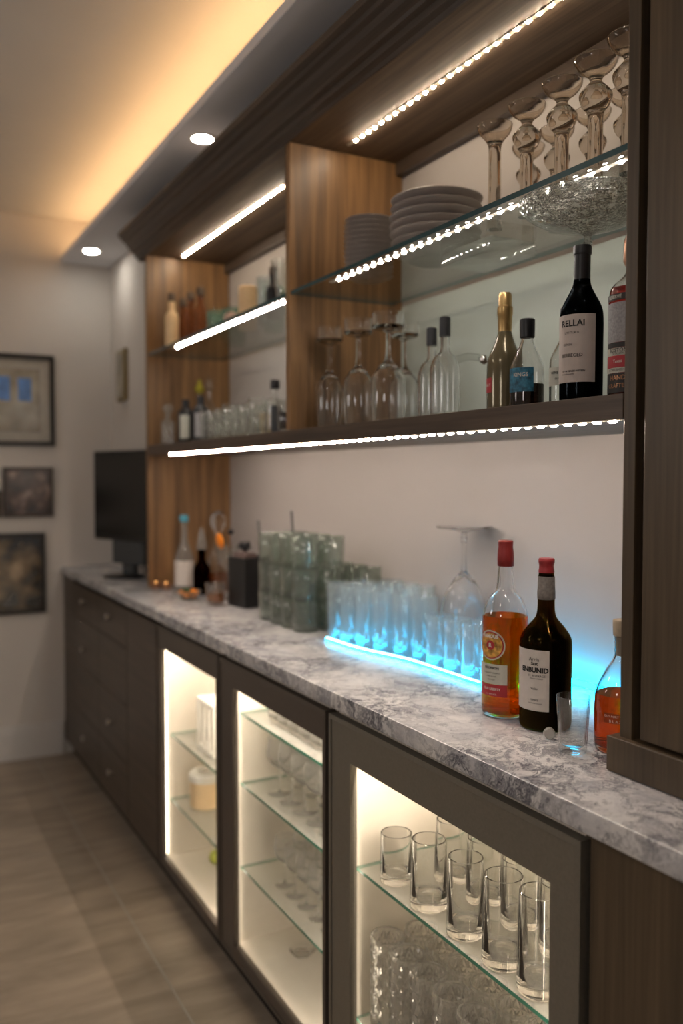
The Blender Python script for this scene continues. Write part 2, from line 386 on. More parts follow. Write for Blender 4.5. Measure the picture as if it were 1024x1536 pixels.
XD = .826    # door face
def rail_frame(x0, x1, y0, y1, z0, z1, wn, wf, wt, wb, step=.006):
    """mitred door frame in the y-z plane with a raised outer lip"""
    bm = nb()
    O = [(y0, z0), (y1, z0), (y1, z1), (y0, z1)]; I = [(y0+wn, z0+wb), (y1-wf, z0+wb), (y1-wf, z1-wt), (y0+wn, z1-wt)]
    lip = .010
    O2 = [(y0+lip, z0+lip), (y1-lip, z0+lip), (y1-lip, z1-lip), (y0+lip, z1-lip)]
    def ring(P, x): return [bm.verts.new((x, *p)) for p in P]
    r = [ring(O, x1), ring(O, x0+.001), ring(O2, x0), ring(O2, x0+.0025), ring(I, x0+.0035), ring(I, x1)]
    for A, B in zip(r, r[1:]+r[:1]):
        for k in range(4):
            j = (k+1) % 4; bm.faces.new((A[k], A[j], B[j], B[k]))
    return bm
def glass_cabinet(label, y0, y1, gy0, gy1, gz0, gz1, shelves, fm, ztop=.866, sx=.026):
    t = thing('glass_door_cabinet', label, 'cabinet', (XD, y0, 0))
    W = y1-y0; d0, d1 = .0205, XW-XD-.003; io = min(.040, W-.0165-(gy1-y0))
    link('carcass', (lambda b: (box(b, d0, d1, 0, .012, .07, .884), box(b, d0, d1, W-.012, W, .07, .884), box(b, d0, d1, .012, W-.012, .07, .085), box(b, d0, d1, .012, W-.012, .869, .884), b)[-1])(nb()), M['tall'], t)
    b = nb(); e = .0125
    box(b, d0+.0003, d1-.012, e, e+.004, .09, .868); box(b, d0+.0003, d1-.012, gy1-y0+io, W-e, .09, .868)
    box(b, d0+.0003, d1-.012, e+.004, gy1-y0+io, .086, .092); box(b, d0+.0003, d1-.012, e+.004, gy1-y0+io, .860, .868); box(b, d1-.012, d1-.006, e, W-e, .086, .868)
    link('lining', b, M['inner'], t)
    dr = link('door', rail_frame(0, .020, .002, W-.002, .072, ztop, gy0-y0-.002, y1-.002-gy1, ztop-gz1, gz0-.072), fm, t)
    link('pane', bx(.010, .014, gy0-y0-.001, gy1-y0+.001, gz0-.001, gz1+.001), M['pane'], dr)
    for z in shelves:
        b = nb(); fs = box(b, .040, d1-.016, .018, gy1-y0+io-.001, z-.007, z)
        for f in fs:
            if abs(f.normal.z) < .5 and abs((f.calc_center_median().z)-(z-.0035)) < .001: f.material_index = 1
        link('shelf', b, [M['cabsheet'], M['edge_green']], t)
    fy = gy1-y0; link('light_strip', bx(sx, sx+.0045, fy+io-.006, fy+io-.001, .10, .850), M['cabled'], t)
    link('light_strip', bx(.0225, .032, .0175, .0235, .10, .850), M['cabsidefill'], t)  # unseen near-side strip, added to light the glassware from the front
    tp = link('added_top_strip', bx(.024, .034, .03, fy+io-.012, .858, .8597), M['tape'], t)  # unseen top strip, added to brighten the shelves and put glints in glass
    q = .035; di = link('diode', bx(.025, .032, 0, .006, .852, .8575), M['cabtopfill'], tp); di.location = (0, q, 0); q += .030
    while q < fy+io-.018:
        c = di.copy(); C.objects.link(c); c.parent = tp; c.location = (0, q, 0); q += .030
    return t
glass_cabinet('wide bronze-framed glass door cabinet nearest the viewer, holding tall tumblers', .846, 1.572, .909, 1.486, .115, .784, (.552, .235), M['bronze'])
glass_cabinet('middle lit glass door cabinet with three glass shelves of stemware', 1.584, 2.212, 1.604, 2.116, .107, .800, (.722, .530, .300), M['bronze2'])
glass_cabinet('narrow lit glass door cabinet next to the drawers, holding a white lantern', 2.218, 2.79, 2.245, 2.757, .100, .796, (.502, .283), M['bronze2'], sx=.0225)
tag(link('end_panel', bx(XD+.008, XW-.003, YN, .836, .07, .884), M['tall']), 'dark walnut base panel under the near end of the worktop', 'panel')
# drawers
def drawer_unit(y0, y1, rows, kz, label):
    t = thing('drawer_cabinet', label, 'cabinet', (XD, y0, 0)); W = y1-y0
    link('carcass', bx(.020, XW-XD-.003 if y1 < 3.36 else 1.07-XD-.003, 0, W, .07, .884), M['black'], t)
    for (z0, z1), k in zip(rows, kz):
        d = link('drawer', bx(0, .018, .002, W-.002, z0+.0015, z1-.0015, .001), M['drawer'], t)
        if k:
            kb = nb(); lathe(kb, [(0, 0), (.004, 0), (.004, .010), (.011, .013), (.012, .020), (.009, .023), (0, .024)], 16)
            bmesh.ops.rotate(kb, verts=kb.verts, cent=(0, 0, 0), matrix=Matrix.Rotation(-pi/2, 3, 'Y'))
            bmesh.ops.translate(kb, verts=kb.verts, vec=(0, W/2, k))
            link('knob', kb, M['knob'], d, True)
R4 = [(.72, .865), (.50, .72), (.285, .50), (.072, .285)]
drawer_unit(3.62, 4.10, R4, (.808, .595, 0, .20), 'dark walnut drawer stack closest to the far wall')
drawer_unit(3.17, 3.62, R4, (.808, 0, .39, .19), 'dark walnut drawer stack in the middle of the wooden run')
t = thing('cupboard', 'plain dark walnut door between the drawers and the lit glass cabinets', 'cabinet', (XD, 2.794, 0))
link('carcass', bx(.020, XW-XD-.003, 0, .374, .07, .884), M['black'], t); link('door', bx(0, .018, .002, .372, .072, .865, .001), M['drawer'], t)
tag(link('filler_panel', bx(XD+.001, 1.067, 4.104, YF-.003, .07, .884), M['drawer']), 'thin dark walnut filler against the far wall', 'panel')

# ------------------------------------------------------------------ upper unit
def upper_part(name, bm, m, label, cat, **k): return tag(link(name, bm, m, None, **k), label, cat)
upper_part('end_panel', bx(XU, XW-.002, 3.34, 3.365, .921, 2.21, .001), M['walnut_v'], 'lit walnut end panel standing on the worktop at the far end of the shelves', 'panel')
upper_part('divider_panel', bx(XU, XW-.002, 2.04, 2.064, 1.4765, 2.209, .001), M['walnut_v'], 'tall walnut divider between the two shelf bays', 'panel')
upper_part('wooden_shelf', bx(XU, XW-.002, .912, 3.339, 1.438, 1.475, .001), M['walnut_y'], 'long dark walnut shelf spanning both bays above the worktop', 'shelf')
upper_part('canopy_board', bx(XU-.004, XW-.002, YN, 3.366, 2.2105, 2.235), M['walnut_x'], 'walnut canopy board forming the top of the shelf bays', 'panel')
upper_part('cleat', bx(XW-.024, XW-.001, .912, 2.038, 2.175, 2.2095), M['crown'], 'dark cleat along the wall under the canopy of the right bay', 'trim')
upper_part('cleat', bx(XW-.024, XW-.001, 2.066, 3.338, 2.175, 2.2095), M['crown'], 'dark cleat along the wall under the canopy of the left bay', 'trim')
upper_part('light_tint_board', bx(XW-.006, XW-.0005, .912, 2.038, 1.476, 1.822), M['mint'], 'board added behind the bottles in the right bay, tinted mint by painted shelf light', 'panel')  # added board; its mint colour paints in the shelf light on the wall
# crown moulding, swept round the far corner
cp = [(0, 2.204), (.004, 2.204), (.006, 2.214), (.018, 2.219), (.020, 2.232), (.032, 2.236), (.034, 2.244), (.046, 2.256), (.052, 2.268), (.064, 2.273), (.067, 2.282), (.078, 2.290), (.080, 2.305), (.0, 2.305)]
b = nb(); rings = []
for (px, py, dx, dy) in [(XU-.005, YN, -1, 0), (XU-.005, 3.425, -1, .1), (1.0685, 3.425, 0, .1)]:
    rings.append([b.verts.new((px+dx*o, py+dy*o, z)) for o, z in cp])
for A, B in zip(rings, rings[1:]):
    for k in range(len(cp)): j = (k+1) % len(cp); b.faces.new((A[k], A[j], B[j], B[k]))
b.faces.new(rings[0]); b.faces.new(rings[-1][::-1])
upper_part('crown_moulding', b, M['crown'], 'dark stepped crown moulding along the top of the bar unit', 'moulding')
upper_part('fascia_filler', bx(XU+.03, XW-.002, YN, 3.30, 2.3065, ZS-.001), M['crown'], 'dark filler board between crown moulding and soffit', 'panel')
# glass shelves
def gshelf(y0, y1, label):
    b = nb(); fs = box(b, XU+.002, 1.27, y0, y1, 1.822, 1.832)
    for f in fs:
        if abs(f.calc_center_median().z-1.827) < .001: f.material_index = 1
    return tag(link('glass_shelf', b, [M['sheet'], M['edge_teal']]), label, 'shelf')
gshelf(.911, 2.039, 'clear glass shelf with dark teal edge in the right bay, carrying the plates')
gshelf(2.0655, 3.339, 'clear glass shelf with dark edge in the left bay, carrying amber bottles')
# led strips
def led(label, x, z, y0, y1, long, m, r=.0048, down=True, pitch=.0312):
    t = thing('led_strip', label, 'light strip', (x, y0, z))
    link('tape', bx(-.005, .005, 0, y1-y0, -.0012, .0006), M['tape'], t)
    n = int((y1-y0-.02)/pitch)
    b = nb(); L = long/2
    prof = [(-L, 0), (-L+r*.35, r*.7), (-L+r, r), (L-r, r), (L-r*.35, r*.7), (L, 0)]
    rings = []
    for (yy, rr) in prof:
        if rr == 0: rings.append([b.verts.new((0, yy, -.002))])
        else: rings.append([b.verts.new((rr*cos(2*pi*k/8), yy, -.002+rr*.75*sin(2*pi*k/8))) for k in range(8)])
    for A, B in zip(rings, rings[1:]):
        for k in range(8):
            j = (k+1) % 8
            if len(A) == 1: b.faces.new((A[0], B[j], B[k]))
            elif len(B) == 1: b.faces.new((A[k], A[j], B[0]))
            else: b.faces.new((A[k], A[j], B[j], B[k]))
    first = link('diode', b, m, t); first.location = (0, .02, 0)
    for k in range(1, n):
        c = first.copy(); C.objects.link(c); c.parent = t; c.location = (0, .02+k*pitch, 0)
led('warm dotted light strip under the front edge of the long wooden shelf', XU+.004, 1.4374, .915, 3.10, .0155, M['diodemain'], .0031)
led('dotted light strip on the canopy of the right bay', 1.105, 2.2098, .93, 1.99, .0085, M['diode'], .0036)
led('dotted light strip on the canopy of the left bay', 1.09, 2.2098, 2.34, 3.30, .0085, M['diode'], .0036)
led('dotted light strip under the glass shelf of the right bay', .987, 1.8214, .925, 1.86, .0100, M['diodecool'], .0036)
led('dotted light strip under the glass shelf of the left bay', .985, 1.8214, 2.08, 3.08, .0100, M['diodecool'], .0036)

# tall walnut unit on the right
t = thing('tall_cabinet', 'tall dark walnut cabinet standing on the worktop at the right edge', 'cabinet', (XU, .91, .92))
link('side_panel', bx(0, XW-XU-.002, -.022, 0, .004, 1.289, .001), M['tall'], t)
link('carcass', bx(.018, XW-XU-.002, YN-.91+.01, -.0225, .004, 1.289), M['black'], t)
link('door', bx(-.003, .017, -.62, -.041, .059, 1.285, .0012), M['tall'], t)
link('door', bx(-.003, .017, -1.22, -.623, .059, 1.285, .0012), M['tall'], t)
link('base_rail', bx(-.012, .017, YN-.91+.01, .014, .001, .053, .0015), M['tall'], t)

# ------------------------------------------------------------------ bottles
def bottle(name, label, cat, loc, outer, glassm, cap=None, capm=None, liquid=None, liqm=None, wall=.0028, seg=40, group=None, rz=0, hollow=True):
    t = thing(name, label, cat, loc, rz, group)
    o = [p for p in outer]
    if hollow:
        zt = o[-1][1]
        inner = [(max(r-wall, .003), max(z, .008)) for r, z in o if z > .006][::-1]
        prof = [(0, .003), (o[0][0]*.6, .003)] + o + inner + [(0, .008)]
    else: prof = [(0, 0)] + o + [(0, o[-1][1])]
    link('glass_body', lt(prof, seg), glassm, t, True, 50)
    if liquid:
        pts = [(max(r-wall+.0006, .002), z) for r, z in o if .009 < z < liquid]
        rl = pts[-1][0]
        # radius where the liquid stops
        for (a, b_) in zip(o, o[1:]):
            if a[1] <= liquid <= b_[1] and b_[1] > a[1]: rl = a[0]+(b_[0]-a[0])*(liquid-a[1])/(b_[1]-a[1])-wall+.0006
        link('liquid', lt([(0, .0075), (pts[0][0]*.9, .0075)]+pts+[(rl, liquid), (0, liquid)], seg), liqm, t, True, 50)
    if cap: link('cap', lt(cap, 28), capm, t, True)
    return t
def label_on(t, r, ac, half, z0, z1, m, lines=None, inkm=None, name='label'):
    l = link(name, patch(r+.0006, ac-half, ac+half, z0, z1), m, t, True)
    if lines: lettering(l, lines, r+.0010, ac, inkm)
    return l
CT = .9205; WS = 1.4755; GS = 1.8325
# amber whisky bottle
P = (1.014, 1.236)
o1 = smoothprof([(.037, 0), (.041, .006), (.0415, .03), (.0415, .10), (.0415, .165), (.040, .187), (.031, .212), (.019, .226), (.0155, .240), (.0135, .275), (.013, .300)], 4)
t = bottle('whisky_bottle', 'clear bottle of amber liquor with red foil neck, left of the dark bottle', 'bottle', (*P, CT), o1, M['glass'],
  [(0, .318), (.0125, .318), (.0138, .316), (.0132, .306), (.0145, .298), (.0152, .285), (.0148, .272), (.0142, .271), (0, .301)], M['redfoil'], .182, M['amber'])
a = camang(*P, 40)
label_on(t, .0415, a, radians(46), .062, .098, M['labelc'], [('BOURBON', .0062, .091, .1, .0002), ('STRAIGHT WHISKEY', .0038, .082, .1, 0), ('AGED IN OAK', .0032, .076, .1, 0), ('KENTUCKY', .0030, .070, .1, 0)])
label_on(t, .0415, a, radians(46), .040, .0615, M['labelred'], [('OLD LIBERTY', .0060, .053, .1, .0001), ('1L  40% VOL', .004, .044, .1, 0)], M['inkw'], 'lower_label')
b = nb()                                    # round medallion over the label
rr = .0424; ac = a+.05
for (R0, mi) in ((.027, 0), (.0245, 1), (.0225, 2), (.0085, 1)):
    r_ = rr+mi*.0+.0002*({.027: 0, .0245: 1, .0225: 2, .0085: 3}[R0])
    c0 = b.verts.new((r_*cos(ac), r_*sin(ac), .132)); ring = []
    for k in range(32):
        u, v = R0*1.05*cos(2*pi*k/32), R0*sin(2*pi*k/32); aa = ac+u/r_
        ring.append(b.verts.new((r_*cos(aa), r_*sin(aa), .132+v)))
    for k in range(32): f = b.faces.new((c0, ring[k], ring[(k+1) % 32])); f.material_index = mi
md = link('medallion', b, [M['labelc'], M['labelred'], M['labelgold']], t)
lettering(md, [('FAMOUS', .0085, .148, .0, .0004), ('R', .010, .132, 0, .0004)], rr+.0014, ac, M['inkw'])
# dark bottle
P = (1.026, 1.141)
o2 = smoothprof([(.040, 0), (.044, .006), (.0445, .03), (.0445, .09), (.0445, .140), (.042, .158), (.030, .176), (.0185, .190), (.0150, .205), (.0145, .235), (.0135, .262), (.0125, .268)], 4)
t = bottle('liqueur_bottle', 'dark brown bottle with white label and bright red cap beside the small glass', 'bottle', (*P, CT), o2, M['oliveglass'],
  [(0, .293), (.0125, .293), (.0138, .291), (.0138, .286), (.0125, .281), (.0128, .274), (.0138, .271), (.0136, .268), (0, .267)], M['redcap'], .168, M['cola'])
a = camang(*P, 37)
label_on(t, .0445, a, radians(45), .036, .140, M['labelw'], [('Arria', .009, .124, .20, 0), ('Sast', .0078, .1165, .22, .0002), ('ENBUNID', .0118, .1055, .20, .0006), ('ST. BEVERAGE', .0050, .096, .3, 0), ('imported liqueur', .0035, .0915, .3, 0), ('Vulav', .006, .074, .22, 0), ('1. MERRIS', .0048, .0545, .16, 0), ('distilled & bottled', .0034, .049, .25, 0)])
lb = link('neck_band', lt([(.0150, .222), (.0158, .224), (.0155, .236), (.0150, .240), (.0145, .262), (.0142, .262)], 32), M['bandgrey'], t, True)
# cork-stoppered bottle
P = (1.045, .985)
o3 = smoothprof([(.038, 0), (.041, .006), (.042, .03), (.042, .075), (.039, .098), (.026, .125), (.014, .145), (.0125, .160), (.013, .180)], 4)
t = bottle('brandy_bottle', 'squat clear bottle of orange brandy with a pale cork, against the tall cabinet', 'bottle', (*P, CT), o3, M['glass'],
  [(0, .207), (.0145, .207), (.0155, .205), (.0148, .182), (.0095, .181), (.0088, .150), (0, .150)], M['cork'], .090, M['amber'])
a = camang(*P, 12)
label_on(t, .042, a, radians(26), .050, .066, M['amberthin'], [('OLD PORT WELL', .0048, .061, 0, 0), ('B L A X', .0062, .0535, 0, 0)], M['inkw'], 'embossed_panel')
# small glass tumbler and bottle cap
t = tag(link('shot_glass', lt(tumbler_prof(.0215, .0262, .090, .0016, .011), 40), M['thin0'], None, True, 50), 'small empty clear glass in front of the cork-stoppered bottle', 'glass')
t.location = (.966, 1.010, CT)
b = nb(); lathe(b, [(0, 0), (.0085, 0), (.0095, .001), (.0095, .005), (.0080, .006), (.0075, .0045), (0, .0045)], 28, lambda a, z: 1+.03*cos(24*a))
bmesh.ops.rotate(b, verts=b.verts, cent=(0, 0, 0), matrix=Matrix.Rotation(pi/2, 3, 'Y')); bmesh.ops.rotate(b, verts=b.verts, cent=(0, 0, 0), matrix=Matrix.Rotation(radians(232), 3, 'Z'))
t = tag(link('bottle_cap', b, M['silver'], None, True), 'small silver bottle cap standing on edge at the foot of the dark bottle', 'cap'); t.location = (.982, 1.082, CT+.0098)

# wine bottle and its neighbours on the wooden shelf
P = (1.040, 1.078)
o4 = smoothprof([(.031, 0), (.0345, .005), (.035, .03), (.035, .09), (.035, .138), (.032, .158), (.021, .180), (.0145, .195), (.0132, .215), (.0128, .235), (.0128, .243)], 4)
t = bottle('wine_bottle', 'black wine bottle with pinkish label lettered RELLAI', 'bottle', (*P, WS), o4, M['darkglass'],
  [(.0136, .192), (.0137, .243), (.0150, .244), (.0152, .256), (.0140, .258), (0, .258)], M['blackcap'], .168, M['wine'])
a = camang(*P, 26)
label_on(t, .035, a, radians(64), .032, .142, M['labelp'], [('RELLAI', .0142, .127, .02, .0004), ('LITTITUR D', .0050, .112, .0, 0), ('GENIN', .0056, .093, -.2, 0), ('BERBEGED', .0080, .0755, .0, .0001), ("EV W. BAEIE H D'EIN", .0044, .0500, .08, .0001), ('mis en bouteille', .0038, .0455, -.2, 0)])
P = (1.035, .961)
o5 = smoothprof([(.034, 0), (.037, .005), (.0375, .03), (.0375, .09), (.0372, .150), (.034, .168), (.022, .180), (.0135, .190), (.012, .205)], 4)
t = bottle('bourbon_bottle', 'red liquor bottle with grey and black labels, half behind the tall cabinet', 'bottle', (*P, WS), o5, M['glass'],
  [(0, .262), (.010, .262), (.012, .250), (.0165, .238), (.017, .208), (.0135, .200), (0, .200)], M['copper'], .166, M['redliq'])
a = camang(*P, 15); R = .0375
label_on(t, R, a, radians(88), .145, .155, M['labelblack'], [('RESERVE', .0075, .150, -.6, 0)], M['inkw'], 'neck_label')
label_on(t, R, a, radians(88), .082, .142, M['labelg'], None, None, 'label')
label_on(t, R, a, radians(88), .074, .0815, M['labelblack'], None, None, 'band')
label_on(t, R, a, radians(88), .062, .0735, M['labelc'], [('BOSTON', .0085, .0695, -.4, .0001), ('DISTILLERY', .0045, .0645, -.4, 0)], None, 'lower_label')
label_on(t, R, a, radians(88), .044, .0615, M['labelred'], [('Texas', .007, .053, -.4, 0)], M['inkw'], 'red_label')
label_on(t, R, a, radians(88), .036, .0435, M['labelc'], [('ESTABLISHED', .005, .040, -.5, 0)], None, 'band')
label_on(t, R, a, radians(88), .006, .0355, M['labelblack'], [('HAND', .010, .028, -.4, .0001), ('CRAFTED', .009, .016, -.4, .0001)], M['copper'], 'base_label')
P = (1.085, 1.330)
o6 = smoothprof([(.029, 0), (.0335, .006), (.034, .03), (.034, .085), (.030, .112), (.020, .135), (.0135, .155), (.0125, .175), (.0125, .205)], 4)
t = bottle('sparkling_wine_bottle', 'gold-necked olive sparkling wine bottle on the wooden shelf', 'bottle', (*P, WS), o6, M['goldglass'],
  [(.0130, .150), (.0136, .188), (.0148, .190), (.0148, .205), (.0128, .207), (.0126, .228), (.0110, .232), (0, .232)], M['goldfoil'], hollow=False)
label_on(t, .034, camang(*P, 75), radians(30), .040, .068, M['labelred'], [('BRUT', .007, .054, .2, 0)], M['inkw'])
P = (1.050, 1.224)
o7 = smoothprof([(.027, 0), (.030, .005), (.0305, .03), (.0305, .068), (.028, .084), (.018, .106), (.0115, .122), (.011, .130)], 4)
t = bottle('spirit_bottle', 'round clear bottle with blue label and black cap next to the gold-necked bottle', 'bottle', (*P, WS), o7, M['glass'],
  [(0, .163), (.0120, .163), (.0138, .161), (.0135, .130), (.0115, .128), (0, .128)], M['blackcap'], .045, M['cola'])
label_on(t, .0305, camang(*P, 28), radians(50), .030, .073, M['labelb'], [('KINGS', .010, .060, .1, .0001)], M['inkw'])
P = (1.078, 1.150)
o8 = smoothprof([(.028, 0), (.031, .005), (.0315, .03), (.0315, .072), (.029, .088), (.019, .108), (.0115, .124), (.011, .136)], 4)
t = bottle('spirit_bottle', 'clear bottle with cream label and black cap just left of the wine bottle', 'bottle', (*P, WS), o8, M['glass'],
  [(0, .173), (.0125, .173), (.0135, .171), (.0132, .138), (.0115, .136), (0, .136)], M['blackcap'])
label_on(t, .0315, camang(*P, 20), radians(62), .036, .068, M['labelc'], [('WINE SPIRIT', .0068, .058, -.1, .0001), ('dry gin', .0065, .048, -.1, 0)])
# two big clear bottles with black stoppers
o9 = smoothprof([(.027, 0), (.030, .006), (.031, .03), (.031, .085), (.030, .105), (.022, .125), (.0105, .138), (.0095, .160), (.0095, .172)], 4)
def clearb(P, lab, h=None, handle=False):
    t = bottle('glass_decanter', lab, 'bottle', (*P, WS), o9, M['glass'], [(0, .208), (.0095, .208), (.0115, .206), (.0118, .168), (0, .168)], M['blackcap'])
    if handle:
        hb = tube(nb(), [(.020, -.010, .120), (.038, -.030, .126), (.052, -.048, .122)], .008, 10)
        link('handle', hb, M['thin'], t, True)
        link('handle_ball', lathe(nb(), smoothprof([(.0008, -.010), (.008, -.006), (.010, 0), (.008, .006), (.0008, .010)], 4), 20, cx=.058, cy=-.056, z0=.118), M['chrome'], t, True)
clearb((1.052, 1.482), 'clear square-shouldered bottle with black stopper and chrome ball handle', handle=True)
clearb((1.100, 1.600), 'clear bottle with slim dark stopper beside the upturned wine glasses')
# upturned wine glasses
def upglass(name, r, hb, h, rf):
    outer = smoothprof([(r*.93, 0), (r, .03), (r*1.02, hb*.5), (r*.93, hb*.78), (r*.55, hb*.95), (.010, hb*1.03), (.0052, hb*1.15), (.0045, h-.055), (.006, h-.045), (rf*.7, h-.040), (rf, h-.034), (rf*1.02, h-.015), (rf*1.0, h)], 4)
    inner = [(rf-.002, h), (rf-.002, h-.030), (.012, h-.036), (0, h-.037)]
    inb = smoothprof([(r*.93-.0015, .0005), (r-.002, .03), (r*1.02-.002, hb*.5), (r*.93-.002, hb*.76), (r*.52, hb*.91), (.0008, hb*.97)], 4)[::-1]
    return [(0, hb*.97)]+inb[1:]+outer+inner
t0 = tag(link('wine_glass', lt(upglass('', .035, .140, .258, .032), 32), M['glass'], None, True, 60), 'upturned wine glass on the wooden shelf, closest to the divider', 'wine glass', 'upturned wine glasses in the right bay')
t0.location = (1.04, 1.968, WS)
dup(t0, (1.045, 1.832, WS), label='second upturned wine glass from the divider on the wooden shelf', sc=(1.05, 1.05, 1.0))
dup(t0, (1.045, 1.694, WS), label='third and widest upturned wine glass from the divider', sc=(1.15, 1.15, .97))
dup(t0, (1.150, 1.790, WS), label='upturned wine glass standing in the second row, behind the widest one', sc=(1.05, 1.05, .98))

# ------------------------------------------------------------------ right bay, glass shelf
def plate_prof(r, h): return [(0, .0015), (r*.55, .0015), (r*.57, 0), (r*.62, .001), (r*.66, h*.35), (r*.98, h*.85), (r, h*.95), (r*.985, h), (r*.64, h*.5), (r*.55, h*.35), (0, h*.33)]
pl = tag(link('side_plate', lt(plate_prof(.060, .0115), 40), M['china'], None, True, 40), 'small white side plate stacked beside the divider panel', 'plate', 'small plates stacked on the glass shelf')
pl.location = (1.085, 1.85, GS)
for k in range(1, 12): dup(pl, (1.085+random.uniform(-.0015, .0015), 1.85+random.uniform(-.0015, .0015), GS+k*.0122))
pb = tag(link('dinner_plate', lt(plate_prof(.102, .024), 48), M['china'], None, True, 40), 'large white dinner plate stacked in the middle of the glass shelf', 'plate', 'dinner plates stacked on the glass shelf')
pb.location = (1.12, 1.615, GS)
for k in range(1, 7): dup(pb, (1.12+random.uniform(-.003, .003), 1.615+random.uniform(-.003, .003), GS+k*.0185))
def stem(bulb):
    if bulb: o = [(.0150, 0), (.0145, .004), (.0125, .03), (.0120, .09), (.0130, .118), (.020, .128), (.0255, .140), (.0250, .150), (.014, .162), (.0095, .168), (.013, .176), (.026, .186), (.033, .196), (.0345, .203)]
    else: o = [(.0155, 0), (.0150, .004), (.0130, .03), (.0120, .09), (.0118, .140), (.0125, .158), (.018, .170), (.029, .183), (.033, .192), (.0340, .199)]
    o = smoothprof(o, 4); zt = o[-1][1]
    inn = [(max(r-.003, .002), z) for r, z in o if z > .172 or z < .16][::-1]
    top = [(max(r-.0025, .001), z) for r, z in o if z > (.174 if bulb else .165)][::-1]
    return o+top+[(0, top[-1][1]-.002), ]
sg = link('goblet', lt([(0, 0)]+stem(False), 36), M['woodreflect'], None, True, 60)  # clear goblet glass; the brown tint paints in reflected wood
tag(sg, 'tall upturned goblet with a plain flared foot, next to the dinner plates', 'goblet', 'upturned goblets on the glass shelf'); sg.location = (1.075, 1.352, GS)
kg = link('goblet', lt([(0, 0)]+stem(True), 36), M['woodreflect'], None, True, 60)
tag(kg, 'tall upturned goblet with bulbed neck, second from the dinner plates', 'goblet', 'upturned goblets on the glass shelf'); kg.location = (1.075, 1.259, GS)
for (x, y, lab, s) in [(1.075, 1.167, 'tall upturned goblet with bulbed neck, middle of the front row', 1.02), (1.070, 1.082, 'tall upturned goblet with bulbed neck, fourth in the front row', 1.04), (1.065, 1.003, 'tall upturned goblet with bulbed neck, cut off by the tall cabinet', 1.05)]:
    dup(kg, (x, y, GS), label=lab, sc=s)
for (x, y) in [(1.20, 1.40), (1.19, 1.305), (1.19, 1.21), (1.185, 1.12), (1.18, 1.03)]:
    dup(kg, (x, y, GS), label='upturned bulb-necked goblet in the rear row by the wall', group='rear row of upturned goblets', sc=.97)
# crackled bowl perched on the wine bottle
bo = smoothprof([(.008, 0), (.006, .006), (.007, .013), (.020, .019), (.060, .030), (.095, .047), (.109, .062), (.1115, .070)], 5)
bi = [(max(r-.003, .001), z+.0025) for r, z in bo if z > .016][::-1]
bi[0] = (.109, .070)
t = tag(link('crackled_bowl', lt([(0, 0)]+bo+bi+[(0, .021)], 56), M['crackle'], None, True, 60), 'wide crackled glass bowl perched on the neck of the black wine bottle', 'bowl')
t.location = (1.040, 1.078-.012, WS+.2585)
t = tag(link('plate_reflection_block', bx(-.06, .06, -.085, .085, 0, .030, .008), M['thin'], None, True), 'small clear block made up for the reflection of the dinner plates under the shelf', 'glass block')
t.location = (1.12, 1.43, 1.7919)  # block added to imitate the reflection of the plates

# ------------------------------------------------------------------ on the worktop
# upturned balloon goblet
o = smoothprof([(.050, 0), (.056, .03), (.058, .07), (.055, .115), (.044, .155), (.028, .185), (.012, .203), (.0065, .215), (.0048, .245), (.0055, .275), (.0085, .283), (.0060, .292), (.010, .302), (.040, .308), (.064, .312), (.066, .315)], 4)
i_ = [(.066, .3165), (0, .3165)]
ii = smoothprof([(.0485, 0.0005), (.0545, .03), (.0565, .07), (.0535, .114), (.0425, .153), (.026, .181), (.0008, .198)], 4)
t = tag(link('balloon_goblet', lt([(0, .198)]+ii[::-1][1:]+o+i_, 44), M['glass'], None, True, 60), 'tall upturned balloon goblet with a wide foot against the wall', 'goblet'); t.location = (1.238, 1.662, CT)
rib = lambda a, z: 1+.022*cos(16*a)
hb = tag(link('highball_glass', lt(tumbler_prof(.029, .0325, .152, .002, .012), 64, rib), M['milky'], None, True, 60), 'tall ribbed highball glass lit blue from below in the long row', 'glass', 'blue-lit highball glasses')
rows = [(1.102, 2.032), (1.102, 1.963), (1.108, 1.895), (1.120, 1.828), (1.137, 1.763), (1.149, 1.697)]
hb.location = (*rows[0], CT)
for p in rows[1:]: dup(hb, (*p, CT))
for p in [(1.173, 2.030), (1.175, 1.962), (1.181, 1.894), (1.193, 1.827), (1.247, 2.00), (1.250, 1.93), (1.256, 1.862)]: dup(hb, (*p, CT), rz=.3, label='tall ribbed highball glass in the rear rows behind the blue light', group='rear highball glasses')
sb = tag(link('rocks_glass', lt(tumbler_prof(.030, .0315, .118, .002, .012), 64, rib), M['milky'], None, True, 60), 'shorter ribbed glass lit blue from below, in front of the balloon goblet', 'glass', 'shorter blue-lit glasses')
sb.location = (1.145, 1.628, CT)
for p in [(1.147, 1.562), (1.147, 1.497), (1.147, 1.432)]: dup(sb, (*p, CT))
for p in [(1.215, 1.535), (1.215, 1.470), (1.215, 1.405)]: dup(sb, (*p, CT), rz=.3, label='shorter ribbed glass in the second row near the amber bottle', group='shorter rear glasses')
# cyan light line
path = [(1.062, 2.025), (1.064, 1.98), (1.064, 1.90), (1.075, 1.82), (1.092, 1.755), (1.104, 1.69), (1.107, 1.60), (1.107, 1.50), (1.109, 1.43)]
path2 = [(1.268, 1.46), (1.282, 1.38), (1.284, 1.30), (1.284, 1.205)]
t = thing('neon_strip', 'glowing cyan light strip running along the foot of the glasses', 'light strip', (0, 0, CT))
for pth in (path, path2): link('light_tube', tube(nb(), [(x, y, .0040 if pth is path else .0065) for x, y in pth], .0034 if pth is path else .006, 8), M['cyan'], t)
link('bright_core', tube(nb(), [(x-.001, y, .0065) for x, y in path], .0016, 6), M['cyancore'], t)
